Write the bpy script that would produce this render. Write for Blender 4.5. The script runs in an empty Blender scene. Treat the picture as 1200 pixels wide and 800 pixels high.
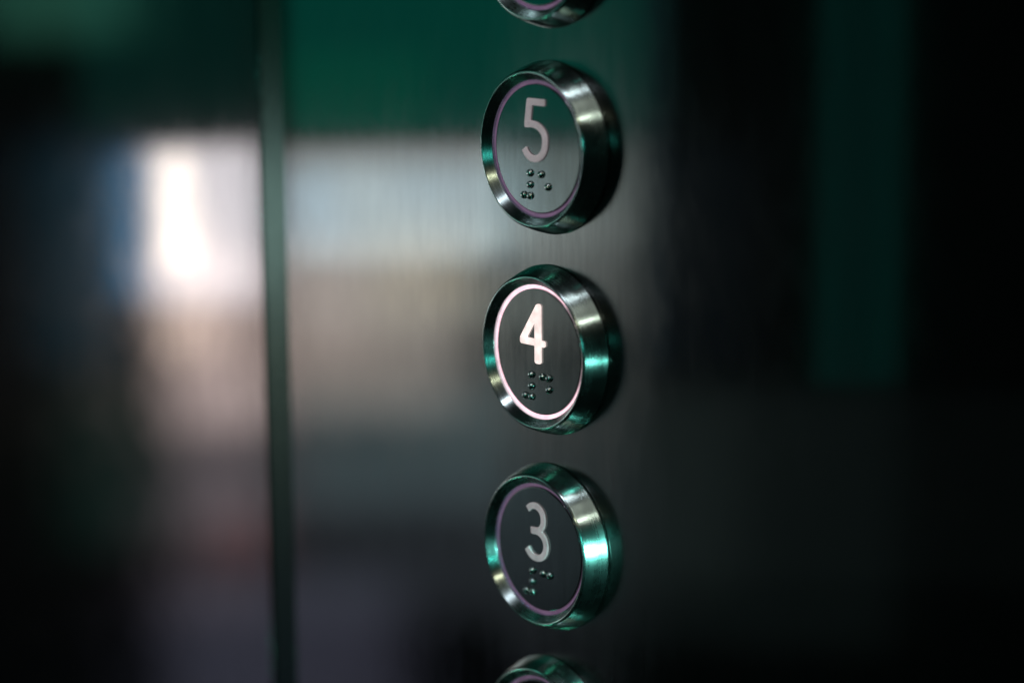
import bpy, bmesh, math
from mathutils import Vector, Matrix

S = bpy.context.scene
COL = S.collection
MM = 0.001                      # everything below is in millimetres

# ------------------------------------------------------------------ materials
def new_mat(name):
    m = bpy.data.materials.new(name); m.use_nodes = True
    nt = m.node_tree; b = nt.nodes['Principled BSDF']
    return m, nt, b

def N(nt, t, **kw):
    n = nt.nodes.new(t)
    for k, v in kw.items(): setattr(n, k, v)
    return n

def math_node(nt, op, a, b):
    n = N(nt, 'ShaderNodeMath', operation=op)
    for i, v in enumerate((a, b)):
        if hasattr(v, 'is_linked'): nt.links.new(v, n.inputs[i])
        else: n.inputs[i].default_value = v
    return n.outputs[0]

def grain(nt, scale_xyz, detail=4.0, rough=0.6):
    tc = N(nt, 'ShaderNodeTexCoord'); mp = N(nt, 'ShaderNodeMapping')
    mp.inputs['Scale'].default_value = scale_xyz
    nz = N(nt, 'ShaderNodeTexNoise'); nz.inputs['Scale'].default_value = 1.0
    nz.inputs['Detail'].default_value = detail; nz.inputs['Roughness'].default_value = rough
    oi = N(nt, 'ShaderNodeObjectInfo'); va = N(nt, 'ShaderNodeVectorMath', operation='MULTIPLY_ADD')   # no two buttons worn alike
    nt.links.new(oi.outputs['Location'], va.inputs[0]); va.inputs[1].default_value = (7, 7, 7); nt.links.new(tc.outputs['Object'], va.inputs[2])
    nt.links.new(va.outputs[0], mp.inputs['Vector']); nt.links.new(mp.outputs[0], nz.inputs['Vector'])
    return nz.outputs['Fac']

def ramp(nt, fac, lo, hi, a, b):
    r = N(nt, 'ShaderNodeMapRange'); nt.links.new(fac, r.inputs['Value'])
    r.inputs['From Min'].default_value = lo; r.inputs['From Max'].default_value = hi
    r.inputs['To Min'].default_value = a; r.inputs['To Max'].default_value = b
    return r.outputs[0]

def brushed_plate(name, base, r0, r1, aniso, bump, haze=.035, worn=None):
    """stainless sheet with a vertical grain, faint smears and wear"""
    m, nt, b = new_mat(name)
    b.inputs['Metallic'].default_value = 1.0
    fine = grain(nt, (2600, 2600, 60), 3.0)
    mid = grain(nt, (900, 900, 70), 5.0)
    blot = grain(nt, (55, 55, 24), 6.0, .65)
    rg = ramp(nt, blot, .3, .7, r0, r1)
    fr = math_node(nt, 'ADD', ramp(nt, fine, .3, .7, -.012, .012), ramp(nt, grain(nt, (210, 210, 110), 6.0, .7), .38, .68, -.012, .020))   # grease and rubbed spots
    wear = None
    if worn:                                   # the strip of sheet that fingers have dulled
        tc = N(nt, 'ShaderNodeTexCoord'); sx = N(nt, 'ShaderNodeSeparateXYZ'); nt.links.new(tc.outputs['Object'], sx.inputs[0])
        wob = ramp(nt, grain(nt, (40, 40, 12), 4.0), .3, .7, -.005, .005)
        mr = N(nt, 'ShaderNodeMapRange', interpolation_type='SMOOTHSTEP'); nt.links.new(math_node(nt, 'ADD', sx.outputs[0], wob), mr.inputs['Value'])
        mr.inputs['From Min'].default_value = worn[0]; mr.inputs['From Max'].default_value = .004
        m2 = N(nt, 'ShaderNodeMapRange', interpolation_type='SMOOTHSTEP'); nt.links.new(math_node(nt, 'ADD', sx.outputs[0], wob), m2.inputs['Value'])
        m2.inputs['From Min'].default_value = worn[1]; m2.inputs['From Max'].default_value = worn[1] + .024
        m2.inputs['To Min'].default_value = 1.0; m2.inputs['To Max'].default_value = .12
        wear = math_node(nt, 'MULTIPLY', mr.outputs[0], m2.outputs[0])
        rg = math_node(nt, 'ADD', rg, math_node(nt, 'MULTIPLY', wear, worn[2]))
    nt.links.new(math_node(nt, 'ADD', rg, fr), b.inputs['Roughness'])
    mix = N(nt, 'ShaderNodeMix', data_type='RGBA')
    tone = math_node(nt, 'MULTIPLY', ramp(nt, mid, .3, .7, .0, 1.0), ramp(nt, blot, .35, .65, .5, 1.0))
    if wear: tone = math_node(nt, 'MULTIPLY', tone, math_node(nt, 'ADD', math_node(nt, 'MULTIPLY', wear, .7), .3))
    nt.links.new(tone, mix.inputs[0])
    mix.inputs[6].default_value = (*[c * .80 for c in base], 1); mix.inputs[7].default_value = (*[min(1, c * 1.04) for c in base], 1)
    nt.links.new(mix.outputs[2], b.inputs['Base Color'])
    b.inputs['Anisotropic'].default_value = aniso
    tg = N(nt, 'ShaderNodeTangent', direction_type='UV_MAP'); tg.uv_map = 'grain'
    nt.links.new(tg.outputs[0], b.inputs['Tangent'])
    h = math_node(nt, 'ADD', math_node(nt, 'ADD', math_node(nt, 'MULTIPLY', fine, .5), math_node(nt, 'MULTIPLY', mid, .6)), math_node(nt, 'MULTIPLY', grain(nt, (900, 900, 500), 5.0, .7), .6))
    bp = N(nt, 'ShaderNodeBump'); bp.inputs['Strength'].default_value = bump; bp.inputs['Distance'].default_value = 2e-6
    if wear: nt.links.new(math_node(nt, 'MULTIPLY', math_node(nt, 'ADD', math_node(nt, 'MULTIPLY', wear, .8), .2), bump), bp.inputs['Strength'])
    nt.links.new(h, bp.inputs['Height']); nt.links.new(bp.outputs[0], b.inputs['Normal'])
    # the brushing scatters part of the light widely over the sharper mirror image
    g = N(nt, 'ShaderNodeBsdfPrincipled'); g.inputs['Metallic'].default_value = 1.0
    nt.links.new(mix.outputs[2], g.inputs['Base Color']); g.inputs['Roughness'].default_value = .25
    g.inputs['Anisotropic'].default_value = aniso
    nt.links.new(tg.outputs[0], g.inputs['Tangent']); nt.links.new(bp.outputs[0], g.inputs['Normal'])
    ms = N(nt, 'ShaderNodeMixShader'); ms.inputs[0].default_value = haze
    nt.links.new(b.outputs[0], ms.inputs[1]); nt.links.new(g.outputs[0], ms.inputs[2])
    nt.links.new(ms.outputs[0], nt.nodes['Material Output'].inputs['Surface'])
    return m

def turned_metal(name, base, rough, aniso):
    """ring turned on a lathe: the grain runs round the axis"""
    m, nt, b = new_mat(name)
    b.inputs['Metallic'].default_value = 1.0
    b.inputs['Base Color'].default_value = (*base, 1)
    tc = N(nt, 'ShaderNodeTexCoord'); sp = N(nt, 'ShaderNodeSeparateXYZ'); nt.links.new(tc.outputs['Object'], sp.inputs[0])
    rad = math_node(nt, 'SQRT', math_node(nt, 'ADD', math_node(nt, 'MULTIPLY', sp.outputs[0], sp.outputs[0]), math_node(nt, 'MULTIPLY', sp.outputs[2], sp.outputs[2])), 0)
    cb = N(nt, 'ShaderNodeCombineXYZ'); nt.links.new(rad, cb.inputs[0]); nt.links.new(sp.outputs[1], cb.inputs[1])
    nz = N(nt, 'ShaderNodeTexNoise'); nz.inputs['Scale'].default_value = 3800; nz.inputs['Detail'].default_value = 3
    nt.links.new(cb.outputs[0], nz.inputs['Vector'])
    blot = grain(nt, (160, 160, 160), 5.0)
    rg = math_node(nt, 'ADD', ramp(nt, nz.outputs['Fac'], .3, .7, rough - .03, rough + .03), ramp(nt, blot, .35, .7, -.04, .09))
    nt.links.new(rg, b.inputs['Roughness'])
    b.inputs['Anisotropic'].default_value = aniso
    tg = N(nt, 'ShaderNodeTangent', direction_type='RADIAL', axis='Y'); nt.links.new(tg.outputs[0], b.inputs['Tangent']); b.inputs['Anisotropic Rotation'].default_value = .25
    bp = N(nt, 'ShaderNodeBump'); bp.inputs['Strength'].default_value = .25; bp.inputs['Distance'].default_value = 4e-6
    nt.links.new(nz.outputs['Fac'], bp.inputs['Height']); nt.links.new(bp.outputs[0], b.inputs['Normal'])
    return m

def plastic(name, base, rough, emit=None, strength=0.0, speck=.12):
    m, nt, b = new_mat(name)
    f = grain(nt, (1500, 1500, 1500), 4.0)
    mix = N(nt, 'ShaderNodeMix', data_type='RGBA'); nt.links.new(ramp(nt, f, .35, .65, 0, 1), mix.inputs[0])
    mix.inputs[6].default_value = (*[c * (1 - speck) for c in base], 1); mix.inputs[7].default_value = (*base, 1)
    nt.links.new(mix.outputs[2], b.inputs['Base Color'])
    b.inputs['Roughness'].default_value = rough
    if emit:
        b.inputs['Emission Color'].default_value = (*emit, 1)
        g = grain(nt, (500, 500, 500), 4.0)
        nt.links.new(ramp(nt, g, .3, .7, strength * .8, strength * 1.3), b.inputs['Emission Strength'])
    return m

M_PLATE = brushed_plate('brushed_steel', (.27, .27, .265), .06, .09, .15, .9, worn=(-.026, .014, .11))
M_SIDE = brushed_plate('brushed_side_steel', (.27, .27, .265), .065, .095, .2, .15)
M_FACE = brushed_plate('button_face_steel', (.245, .265, .265), .10, .14, .4, .9)
M_TRIM = brushed_plate('dull_trim_metal', (.052, .10, .085), .22, .28, .3, .3)
M_BACK = plastic('dark_sealant', (.02, .024, .022), .6)
M_COLLAR = turned_metal('turned_steel', (.52, .67, .64), .23, .7)
M_DOT = turned_metal('blackened_pin_steel', (.50, .60, .58), .2, 0.0)
M_RING_LIT = plastic('lit_ring_diffuser', (.8, .6, .7), .4, (1, .62, .71), 1.3)
M_RING = plastic('idle_ring_glow', (.42, .17, .44), .4, (.56, .35, .57), .17)  # unlit ring, given a weak glow of its own
M_NUM_LIT = plastic('lit_numeral', (.8, .66, .62), .5, (1, .80, .76), 1.0)
M_NUM = plastic('idle_numeral_glow', (.62, .52, .54), .45, (.58, .50, .53), .34)  # unlit numeral, faint emission added to raise its brightness

# ------------------------------------------------------------------ mesh helpers
def link_mesh(name, bm, mat, parent=None, smooth=True):
    bmesh.ops.recalc_face_normals(bm, faces=bm.faces)
    me = bpy.data.meshes.new(name); bm.to_mesh(me); bm.free()
    me.materials.append(mat)
    if smooth:
        for p in me.polygons: p.use_smooth = True
    o = bpy.data.objects.new(name, me); COL.objects.link(o)
    if parent: o.parent = parent
    return o

def lathe(profile, n=192):
    """profile of (radius, y) in mm swept about the Y axis"""
    bm = bmesh.new(); rings = []
    for r, y in profile:
        if r < 1e-6: rings.append([bm.verts.new((0, y * MM, 0))])
        else: rings.append([bm.verts.new((r * MM * math.cos(2 * math.pi * k / n), y * MM, r * MM * math.sin(2 * math.pi * k / n))) for k in range(n)])
    for a, b in zip(rings, rings[1:]):
        for k in range(n):
            k2 = (k + 1) % n
            if len(a) == 1: bm.faces.new((a[0], b[k], b[k2]))
            elif len(b) == 1: bm.faces.new((a[k], a[k2], b[0]))
            else: bm.faces.new((a[k], a[k2], b[k2], b[k]))
    return bm

def fillet(points, radii, seg=8):
    """round the corners of an open profile"""
    out = [points[0]]
    for i in range(1, len(points) - 1):
        out += corner(points[i - 1], points[i], points[i + 1], radii[i], seg)
    out.append(points[-1]); return out

def supported(prof, d=.05):
    """extra loops beside each bend, so that long flats shade flat"""
    out = [prof[0]]
    for a, b in zip(prof, prof[1:]):
        va, vb = Vector(a), Vector(b); l = (vb - va).length
        if l > .6:
            out += [tuple(va + (vb - va) * (d / l)), tuple(va + (vb - va) * (3 * d / l)), tuple(vb - (vb - va) * (3 * d / l)), tuple(vb - (vb - va) * (d / l))]
        out.append(b)
    return out

def corner(a, b, c, r, seg):
    if r <= 0: return [b]
    b = Vector(b); u = Vector(a) - b; v = Vector(c) - b
    lu, lv = u.length, v.length; u.normalize(); v.normalize()
    ang = u.angle(v)
    if ang > math.pi - .02: return [tuple(b)]
    d = min(r / math.tan(ang / 2), lu * .49, lv * .49); r = d * math.tan(ang / 2)
    cen = b + (u + v).normalized() * (r / math.sin(ang / 2))
    p0 = b + u * d - cen; p1 = b + v * d - cen
    w = p0.angle_signed(p1)
    return [tuple(cen + Matrix.Rotation(-w * k / seg, 2) @ p0) for k in range(seg + 1)]

def round_loop(pts, r, seg=6):
    n = len(pts); out = []
    for i in range(n):
        rr = r[i] if isinstance(r, (list, tuple)) else r
        out += corner(pts[i - 1], pts[i], pts[(i + 1) % n], rr, seg)
    return out

def smooth_path(pts, it=3):
    """open path, corner-cutting that keeps the ends"""
    for _ in range(it):
        q = [pts[0]]
        for a, b in zip(pts, pts[1:]):
            q.append((a[0] * .75 + b[0] * .25, a[1] * .75 + b[1] * .25)); q.append((a[0] * .25 + b[0] * .75, a[1] * .25 + b[1] * .75))
        q.append(pts[-1]); pts = q
    return pts

def stroke(path, w, end_r=.35):
    L, R = [], []
    for i, p in enumerate(path):
        a = Vector(path[max(0, i - 1)]); b = Vector(path[min(len(path) - 1, i + 1)])
        t = (b - a).normalized(); n = Vector((-t.y, t.x))
        k = 1.0
        if 0 < i < len(path) - 1:
            t1 = (Vector(p) - a).normalized(); k = 1 / max(.5, n.dot(Vector((-t1.y, t1.x))))
        L.append(tuple(Vector(p) + n * w / 2 * k)); R.append(tuple(Vector(p) - n * w / 2 * k))
    loop = L + R[::-1]; n = len(L)
    rad = [0] * len(loop)
    for i in (0, n - 1, n, len(loop) - 1): rad[i] = end_r
    return round_loop(loop, rad, 5)

def relief(name, shapes, mat, parent, y0, h):
    """raised lettering: list of (outline, holes, extra height), standing on y0 towards -Y"""
    bm = bmesh.new()
    for outline, holes, dh in shapes:
        cu = bpy.data.curves.new('outline', 'CURVE'); cu.dimensions = '2D'; cu.fill_mode = 'BOTH'
        H = (h + dh) / 2; bev = .12
        cu.extrude = H - bev; cu.bevel_depth = bev; cu.bevel_resolution = 2; cu.offset = -bev
        for lp in [outline] + holes:
            s = cu.splines.new('POLY'); s.points.add(len(lp) - 1)
            for k, q in enumerate(lp): s.points[k].co = (q[0], q[1], 0, 1)
            s.use_cyclic_u = True
        tmp = bpy.data.objects.new('outline', cu); COL.objects.link(tmp)
        bpy.context.view_layer.update()
        me = bpy.data.meshes.new_from_object(tmp.evaluated_get(bpy.context.evaluated_depsgraph_get()))
        bpy.data.objects.remove(tmp); bpy.data.curves.remove(cu)
        # local x -> X, local y -> Z, local z -> -Y
        me.transform(Matrix(((MM, 0, 0, .35 * MM), (0, 0, -MM, (y0 - H) * MM), (0, MM, 0, -.3 * MM), (0, 0, 0, 1))))
        bm.from_mesh(me); bpy.data.meshes.remove(me)
    me = bpy.data.meshes.new(name); bm.to_mesh(me); bm.free(); me.materials.append(mat)
    o = bpy.data.objects.new(name, me); COL.objects.link(o); o.parent = parent
    return o

def grain_uv(o):
    me = o.data; uv = me.uv_layers.new(name='grain')
    for lp in me.loops:
        c = me.vertices[lp.vertex_index].co
        uv.data[lp.index].uv = (c.x * 10, c.z * 10)      # V runs along the grain (vertical)

# ------------------------------------------------------------------ wall plates
def sheet(name, x0, x1, z0, z1, y0, y1, mat, edge=.8, parent=None):
    """folded sheet with rounded vertical edges; front at y0 (mm), back at y1"""
    prof = fillet([(x0, y1), (x0, y0), (x1, y0), (x1, y1)], [0, edge, edge, 0], 6)
    bm = bmesh.new(); nz = 2
    rows = [[bm.verts.new((x * MM, y * MM, (z0 + (z1 - z0) * k / (nz - 1)) * MM)) for x, y in prof] for k in range(nz)]
    for i in range(len(prof) - 1):
        bm.faces.new((rows[0][i], rows[0][i + 1], rows[1][i + 1], rows[1][i]))
    bm.faces.new([r for r in rows[0]][::-1]); bm.faces.new(rows[1]); bm.faces.new((rows[0][0], rows[1][0], rows[1][-1], rows[0][-1]))
    o = link_mesh(name, bm, mat, parent, smooth=False)
    for p in o.data.polygons: p.use_smooth = abs(p.normal.z) < .5 and p.area < 3e-3
    grain_uv(o)
    return o

def tag(o, label, cat=None, group=None, kind=None):
    o['label'] = label
    if cat: o['category'] = cat
    if group: o['group'] = group
    if kind: o['kind'] = kind

SEAM0, SEAM1 = -98.0, -88.2
Z0, Z1 = -260, 300
main = sheet('control_panel', SEAM1, 300, Z0, Z1, 0, 12, M_PLATE, .15)
tag(main, 'brushed stainless steel lift panel that carries the column of round buttons', 'panel')
side = sheet('wall_panel', -420, SEAM0, Z0, Z1, 0, 12, M_SIDE, .15)
tag(side, 'blurred brushed steel wall sheet left of the dull vertical trim strip', 'panel')
trim = sheet('trim_strip', SEAM0 + .5, SEAM1 - .5, Z0, Z1, .35, 12, M_TRIM, .2)
tag(trim, 'dull dark vertical metal strip closing the seam between two steel sheets', 'trim strip')

# ------------------------------------------------------------------ buttons
FACE_Y = -3.35; RING_Y = -3.1
def dots_for(cells):
    """raised dots of two braille cells: number sign, then the digit"""
    pos = []
    cols = [(-3.95, -2.1), (1.15, 3.1)]; rows = (-4.8, -7.05, -9.2)
    for c, ds in enumerate(cells):
        for d in ds:
            pos.append((cols[c][(d - 1) // 3], rows[(d - 1) % 3]))
    return pos

W = 1.33
five = smooth_path([(-3.0, 4.9), (-2.0, 5.05), (.1, 4.8), (1.9, 3.5), (2.2, 1.9), (1.8, -.1), (.4, -1.45), (-1.6, -1.7), (-3.1, -1.0), (-3.9, .15)])
NUMERALS = {
 5: [(stroke(five, W), [], .03), (round_loop([(2.0, 8.6), (2.0, 9.9), (-3.0, 9.9), (-3.75, 5.2), (-3.7, 4.2), (-2.4, 4.3), (-2.25, 5.0), (-1.75, 8.6)], [.2, .2, .4, .1, .3, 0, 0, .1]), [], 0)],
 4: [(round_loop([(.65, 9.8), (-.55, 9.8), (-5.45, 2.7), (-5.45, 1.45), (-1.15, 1.45), (-1.15, -2.0), (.65, -2.0), (.65, 1.45), (1.85, 1.45), (1.85, 2.7), (.65, 2.7)],
                 [.65, .9, .5, .5, .12, .55, .55, .1, .4, .4, .1]),
      [round_loop([(-1.15, 2.8), (-3.6, 2.8), (-1.15, 6.2)], .12)], 0)],
 3: [(stroke(smooth_path([(-3.55, 7.95), (-2.6, 8.8), (-.9, 9.0), (.7, 8.0), (1.15, 6.4), (.75, 4.8), (-.6, 3.95), (-2.6, 3.85)]), W * .95), [], 0),
     (stroke(smooth_path([(-2.2, 3.8), (-.2, 3.9), (1.4, 2.9), (2.0, 1.3), (1.5, -.4), (.2, -1.5), (-1.5, -1.65), (-2.9, -1.1), (-3.8, .0)]), W), [], .03)],
 2: [(stroke(smooth_path([(-3.6, 7.4), (-2.9, 8.7), (-1.0, 9.3), (.9, 8.6), (1.6, 7.0), (1.2, 5.3), (-.6, 2.6), (-3.3, -.6)]), W), [], 0),
     (round_loop([(-4.2, -.5), (-4.2, -2.0), (2.0, -2.0), (2.0, -.5)], .25), [], .03)],
 6: [(stroke(smooth_path([(1.0, 9.3), (-1.6, 7.6), (-3.4, 4.6), (-3.7, 1.6), (-2.9, -.6), (-.9, -1.6), (1.0, -.9), (1.9, 1.0), (1.6, 3.1), (.1, 4.3), (-1.7, 4.1), (-3.0, 2.8)]), W), [], 0)],
}
CELLS = {1: (1,), 2: (1, 2), 3: (1, 4), 4: (1, 4, 5), 5: (1, 5), 6: (1, 2, 4)}

collar_profile = supported(fillet([(16.2, 0.0), (16.2, -.3), (16.75, -.35), (16.1, -2.6), (15.2, -4.85), (14.7, -5.3), (13.2, -3.6), (13.2, -1.0)],
                        [0, 0, .1, 12, 1.1, .35, .15, 0], 8))
ring_profile = supported(fillet([(13.12, -1.5), (13.12, RING_Y), (12.5, RING_Y - .03), (12.45, -1.5)], [0, .1, .1, 0], 3))
face_profile = supported(fillet([(12.38, -1.5), (12.38, FACE_Y), (0, FACE_Y)], [0, .18, 0], 4))
dot_profile = fillet([(.76, FACE_Y + .1), (.72, FACE_Y - .32), (.4, FACE_Y - .66), (0, FACE_Y - .74)], [0, .4, .3, 0], 4)

def make_dot_mesh():
    bm = lathe(dot_profile, 24); bmesh.ops.recalc_face_normals(bm, faces=bm.faces)
    me = bpy.data.meshes.new('braille_dot'); bm.to_mesh(me); bm.free(); me.materials.append(M_DOT)
    for p in me.polygons: p.use_smooth = True
    return me
DOT = make_dot_mesh()
COLLAR = RING_A = RING_B = FACE = None

def make_button(digit, z, label, lit=False):
    global COLLAR, RING_A, RING_B, FACE
    root = bpy.data.objects.new('elevator_button', None); COL.objects.link(root)
    root.empty_display_size = .01; root.location = (0, 0, z * MM)
    tag(root, label, 'button', 'round lift buttons in one column')
    if COLLAR is None:
        c = link_mesh('collar', lathe(collar_profile), M_COLLAR, root); COLLAR = c.data
        f = link_mesh('face', lathe(face_profile), M_FACE, root); FACE = f.data; grain_uv(f)
        RING_A = link_mesh('light_ring', lathe(ring_profile), M_RING, root); ring = RING_A; RING_A = ring.data
        RING_B = RING_A.copy(); RING_B.materials.clear(); RING_B.materials.append(M_RING_LIT)
    else:
        c = bpy.data.objects.new('collar', COLLAR); f = bpy.data.objects.new('face', FACE)
        ring = bpy.data.objects.new('light_ring', RING_B if lit else RING_A)
        for o in (c, f, ring): COL.objects.link(o); o.parent = root
    if lit: tag(ring, 'ring of pinkish white light round the button face')
    # each button sits turned a hair differently in its hole
    n = relief('numeral', NUMERALS[digit], M_NUM_LIT if lit else M_NUM, f, FACE_Y, .42)
    for x, zz in dots_for([(3, 4, 5, 6), CELLS[digit]]):
        d = bpy.data.objects.new('braille_dot', DOT); COL.objects.link(d); d.parent = f
        d.location = (x * MM, 0, zz * MM)
    return root

P = 39.5
make_button(6, 2 * P, 'topmost round steel button, cut off by the upper edge, above the 5')
make_button(5, P, 'round steel button with an unlit 5, green sheen across its face')
make_button(4, 0, 'round steel button with a glowing 4 inside a bright pinkish white ring', True)
make_button(3, -P, 'round steel button with an unlit 3 and a teal gleam on its collar')
make_button(2, -2 * P, 'lowest round steel button, only its upper rim in view below the 3')

# ------------------------------------------------------------------ added area lamps opposite the panel, each shaped to make one reflected patch
# (kind, centre mm, width x height mm, bearing of the lamp as seen from the panel, radiance)
LAMPS = [
    ('ceiling patch lamp', (-162.1, -110.6, 67.6), (92.3, 93.9), 39.2, (0.0002, 0.04, 0.029)),
    ('ceiling patch lamp', (-380.1, -239, 8.1), (51.2, 31.1), 36.9, (0, 0.012, 0.004)),
    ('ceiling patch lamp', (-401.2, -173.1, 50.1), (63.3, 107), 32.8, (0.0005, 0.011, 0.009)),
    ('ceiling patch lamp', (-957.9, -454.6, 28.1), (83.6, 81.6), 30.4, (0.012, 0.055, 0.038)),
    ('bright core lamp', (-339.9, -134.2, -20.6), (9.5, 35.6), 32.8, (1.15, 0.96, 0.74)),
    ('bright core lamp', (-706.3, -376, -124.2), (24.7, 65.4), 33, (0.5, 0.38, 0.31)),
    ('window patch lamp', (-302.7, -119.9, -16.6), (35.1, 45.1), 33.4, (0.32, 0.28, 0.275)),
    ('window patch lamp', (-392.4, -180, -36.9), (39.3, 56.5), 33.5, (0.44, 0.44, 0.5)),
    ('window patch lamp', (-1177, -708.4, -262.2), (66.5, 121.1), 33.7, (0.42, 0.32, 0.3)),
    ('window patch lamp', (-1248.4, -756.2, -362.9), (68.9, 122), 33.7, (0.1, 0.085, 0.095)),
    ('window patch lamp', (-1320.9, -799.6, -468.2), (82.7, 100.5), 33.6, (0.035, 0.028, 0.032)),
    ('blue reflection', (-446.8, -182.4, -42.1), (11, 54.7), 31.8, (0.02, 0.12, 0.24)),
    ('blue reflection', (-1189.3, -608.2, -186.2), (65.4, 158.5), 30.9, (0.001, 0.014, 0.022)),
    ('green reflection', (-1407.3, -759.2, -398.7), (83.3, 144.3), 31.4, (0.002, 0.01, 0.008)),
    ('red reflection', (-828.7, -486.2, -296), (27, 30.6), 34, (0.05, 0.012, 0.012)),
    ('window patch lamp', (-207.8, -120.8, -3.7), (57.7, 34.9), 37.6, (0.165, 0.165, 0.155)),
    ('window patch lamp', (-1077.3, -770.7, -243.5), (117.5, 118.5), 37.1, (0.22, 0.19, 0.17)),
    ('window patch lamp', (-512.5, -365.9, -60.1), (105.7, 41.6), 38, (0.17, 0.26, 0.31)),
    ('window patch lamp', (-1073, -780.2, -191.3), (135.4, 123.6), 37.4, (0.12, 0.125, 0.12)),
    ('blue reflection', (-477.5, -290.6, -50.1), (13.3, 30), 35.9, (0.02, 0.07, 0.14)),  # this and the next few are added to mottle the reflection
    ('window patch lamp', (-374.9, -239.2, -24.3), (15.6, 15.7), 37.1, (0.08, 0.09, 0.09)),
    ('window patch lamp', (-737.1, -550.5, -134.4), (52.2, 52.9), 38.3, (0.1, 0.08, 0.035)),
    ('blue reflection', (-428.5, -307.3, -40.7), (23.8, 17.2), 38.3, (0, 0.02, 0.04)),
    ('window patch lamp', (-791.1, -521.2, -162.1), (39.6, 63.9), 36, (0.1, 0.07, 0.065)),
    ('window patch lamp', (-129.3, -114.4, 7), (39.6, 27.3), 41.3, (0.11, 0.128, 0.12)),
    ('window patch lamp', (-210.8, -181.3, -31), (49.7, 31.5), 41, (0.06, 0.068, 0.064)),
    ('window patch lamp', (-691.1, -567.1, -185.5), (98.7, 86.4), 40, (0.022, 0.027, 0.026)),
    ('window patch lamp', (-1043.4, -778.5, -322.3), (171, 91), 38, (0.04, 0.06, 0.066)),
    ('window patch lamp', (-1162.2, -903.8, -447.6), (243.1, 111.8), 38.7, (0.015, 0.018, 0.022)),
    ('window patch lamp', (-1256.8, -814.5, -575.2), (185, 194.3), 35, (0.03, 0.031, 0.046)),
    ('low light', (-69.9, -166, -68.6), (177, 50.5), 48.1, (0.0009, 0.0014, 0.0014)),
    ('low light', (-300.9, -339.9, -154), (144.9, 101.7), 44.7, (0.0024, 0.0038, 0.0038)),
    ('low light', (-1056.7, -981.1, -395.6), (198.5, 156.9), 42.5, (0.0055, 0.008, 0.0078)),
    ('strip patch lamp', (-46.7, -140.5, 23.3), (21, 115.1), 48.1, (0.0003, 0.0075, 0.0065)),  # added strip lamps for the narrow bands reflected at the right
    ('strip patch lamp', (-82, -168.3, 18.7), (5, 122.1), 47.5, (0.0003, 0.005, 0.004)),
    ('strip patch lamp', (-84.6, -194.2, 17.5), (5.6, 123.2), 48.8, (0.0002, 0.005, 0.004)),
    ('strip patch lamp', (-131.1, -150.1, 13), (6.7, 114.6), 43.4, (0.005, 0.01, 0.014)),
    ('strip patch lamp', (-381, -415.7, -72.8), (42.3, 96.7), 44.6, (0.001, 0.002, 0.003)),
]
K = math.pi * 3.6
def area(name, pos, size, target, rad, spread=180):
    ld = bpy.data.lights.new(name, 'AREA'); ld.shape = 'RECTANGLE'
    ld.size = size[0] * MM; ld.size_y = size[1] * MM
    m = max(rad); ld.color = [c / m for c in rad]
    ld.energy = m * K * ld.size * ld.size_y
    ld.spread = math.radians(spread)
    o = bpy.data.objects.new(name.replace(' ', '_'), ld); COL.objects.link(o)
    o.location = Vector(pos) * MM
    d = Vector(target) - Vector(pos)
    o.rotation_euler = d.to_track_quat('-Z', 'Y').to_euler()
    return o
for kind, pos, size, ang, rad in LAMPS:
    a = math.radians(ang)
    area(kind, pos, size, (pos[0] + math.cos(a), pos[1] + math.sin(a), pos[2]), rad)
# added lamps aimed at the collars for glints and dim sheen
area('white glint lamp', (40, -600, 800), (100, 60), (0, 0, 0), (7.5, 7.2, 8.2))
area('white glint lamp', (230, -120, 960), (70, 120), (0, 0, 0), (5.5, 5.3, 5.7))
area('warm glint lamp', (480, -680, 540), (60, 60), (0, 0, 0), (5.6, 4.8, 3.3))
area('warm glint lamp', (740, -120, 670), (120, 60), (0, 0, 0), (3.5, 3.3, 2.8))
area('upper light', (560, -260, 820), (420, 420), (0, 0, 0), (.16, .145, .13))
area('teal glint lamp', (590, -800, 150), (60, 80), (0, 0, 0), (.5, 4.6, 3.9))
area('teal glint lamp', (168, -24, -29), (12, 18), (16, -2, -P - 6), (1.3, 4.6, 4.0), 34)  # unseen close lamp, added for the gleam on the collar of the 3
area('green light', (-350, -270, -430), (70, 30), (0, 0, -45), (.02, .16, .10), 40)
area('upper glow', (-430, -400, 360), (220, 90), (0, 0, 0), (.05, .15, .125))

# ------------------------------------------------------------------ world, camera
w = bpy.data.worlds.new('World'); S.world = w; w.use_nodes = True
bg = w.node_tree.nodes['Background']; bg.inputs[0].default_value = (.35, .75, .7, 1); bg.inputs[1].default_value = .003

cd = bpy.data.cameras.new('camera'); cam = bpy.data.objects.new('camera', cd); COL.objects.link(cam); S.camera = cam
cd.sensor_width = 36; cd.lens = 3002.8 / 1200 * 36
R = Matrix(((.648, -.140, .749), (.762, .129, -.635), (-.007, .982, .190))).to_3x3()
q = R.to_quaternion(); q.normalize()
cam.matrix_world = Matrix.Translation(Vector((368.5, -322.7, 96.6)) * MM) @ q.to_matrix().to_4x4()
cd.clip_start = .01; cd.clip_end = 50
cd.dof.use_dof = True; cd.dof.focus_distance = .497; cd.dof.aperture_fstop = 4.8

S.render.engine = 'CYCLES'
S.cycles.use_denoising = True
S.cycles.max_bounces = 8
S.cycles.sample_clamp_indirect = 6
S.view_settings.view_transform = 'Standard'; S.view_settings.look = 'None'
S.view_settings.exposure = 0; S.view_settings.gamma = 1
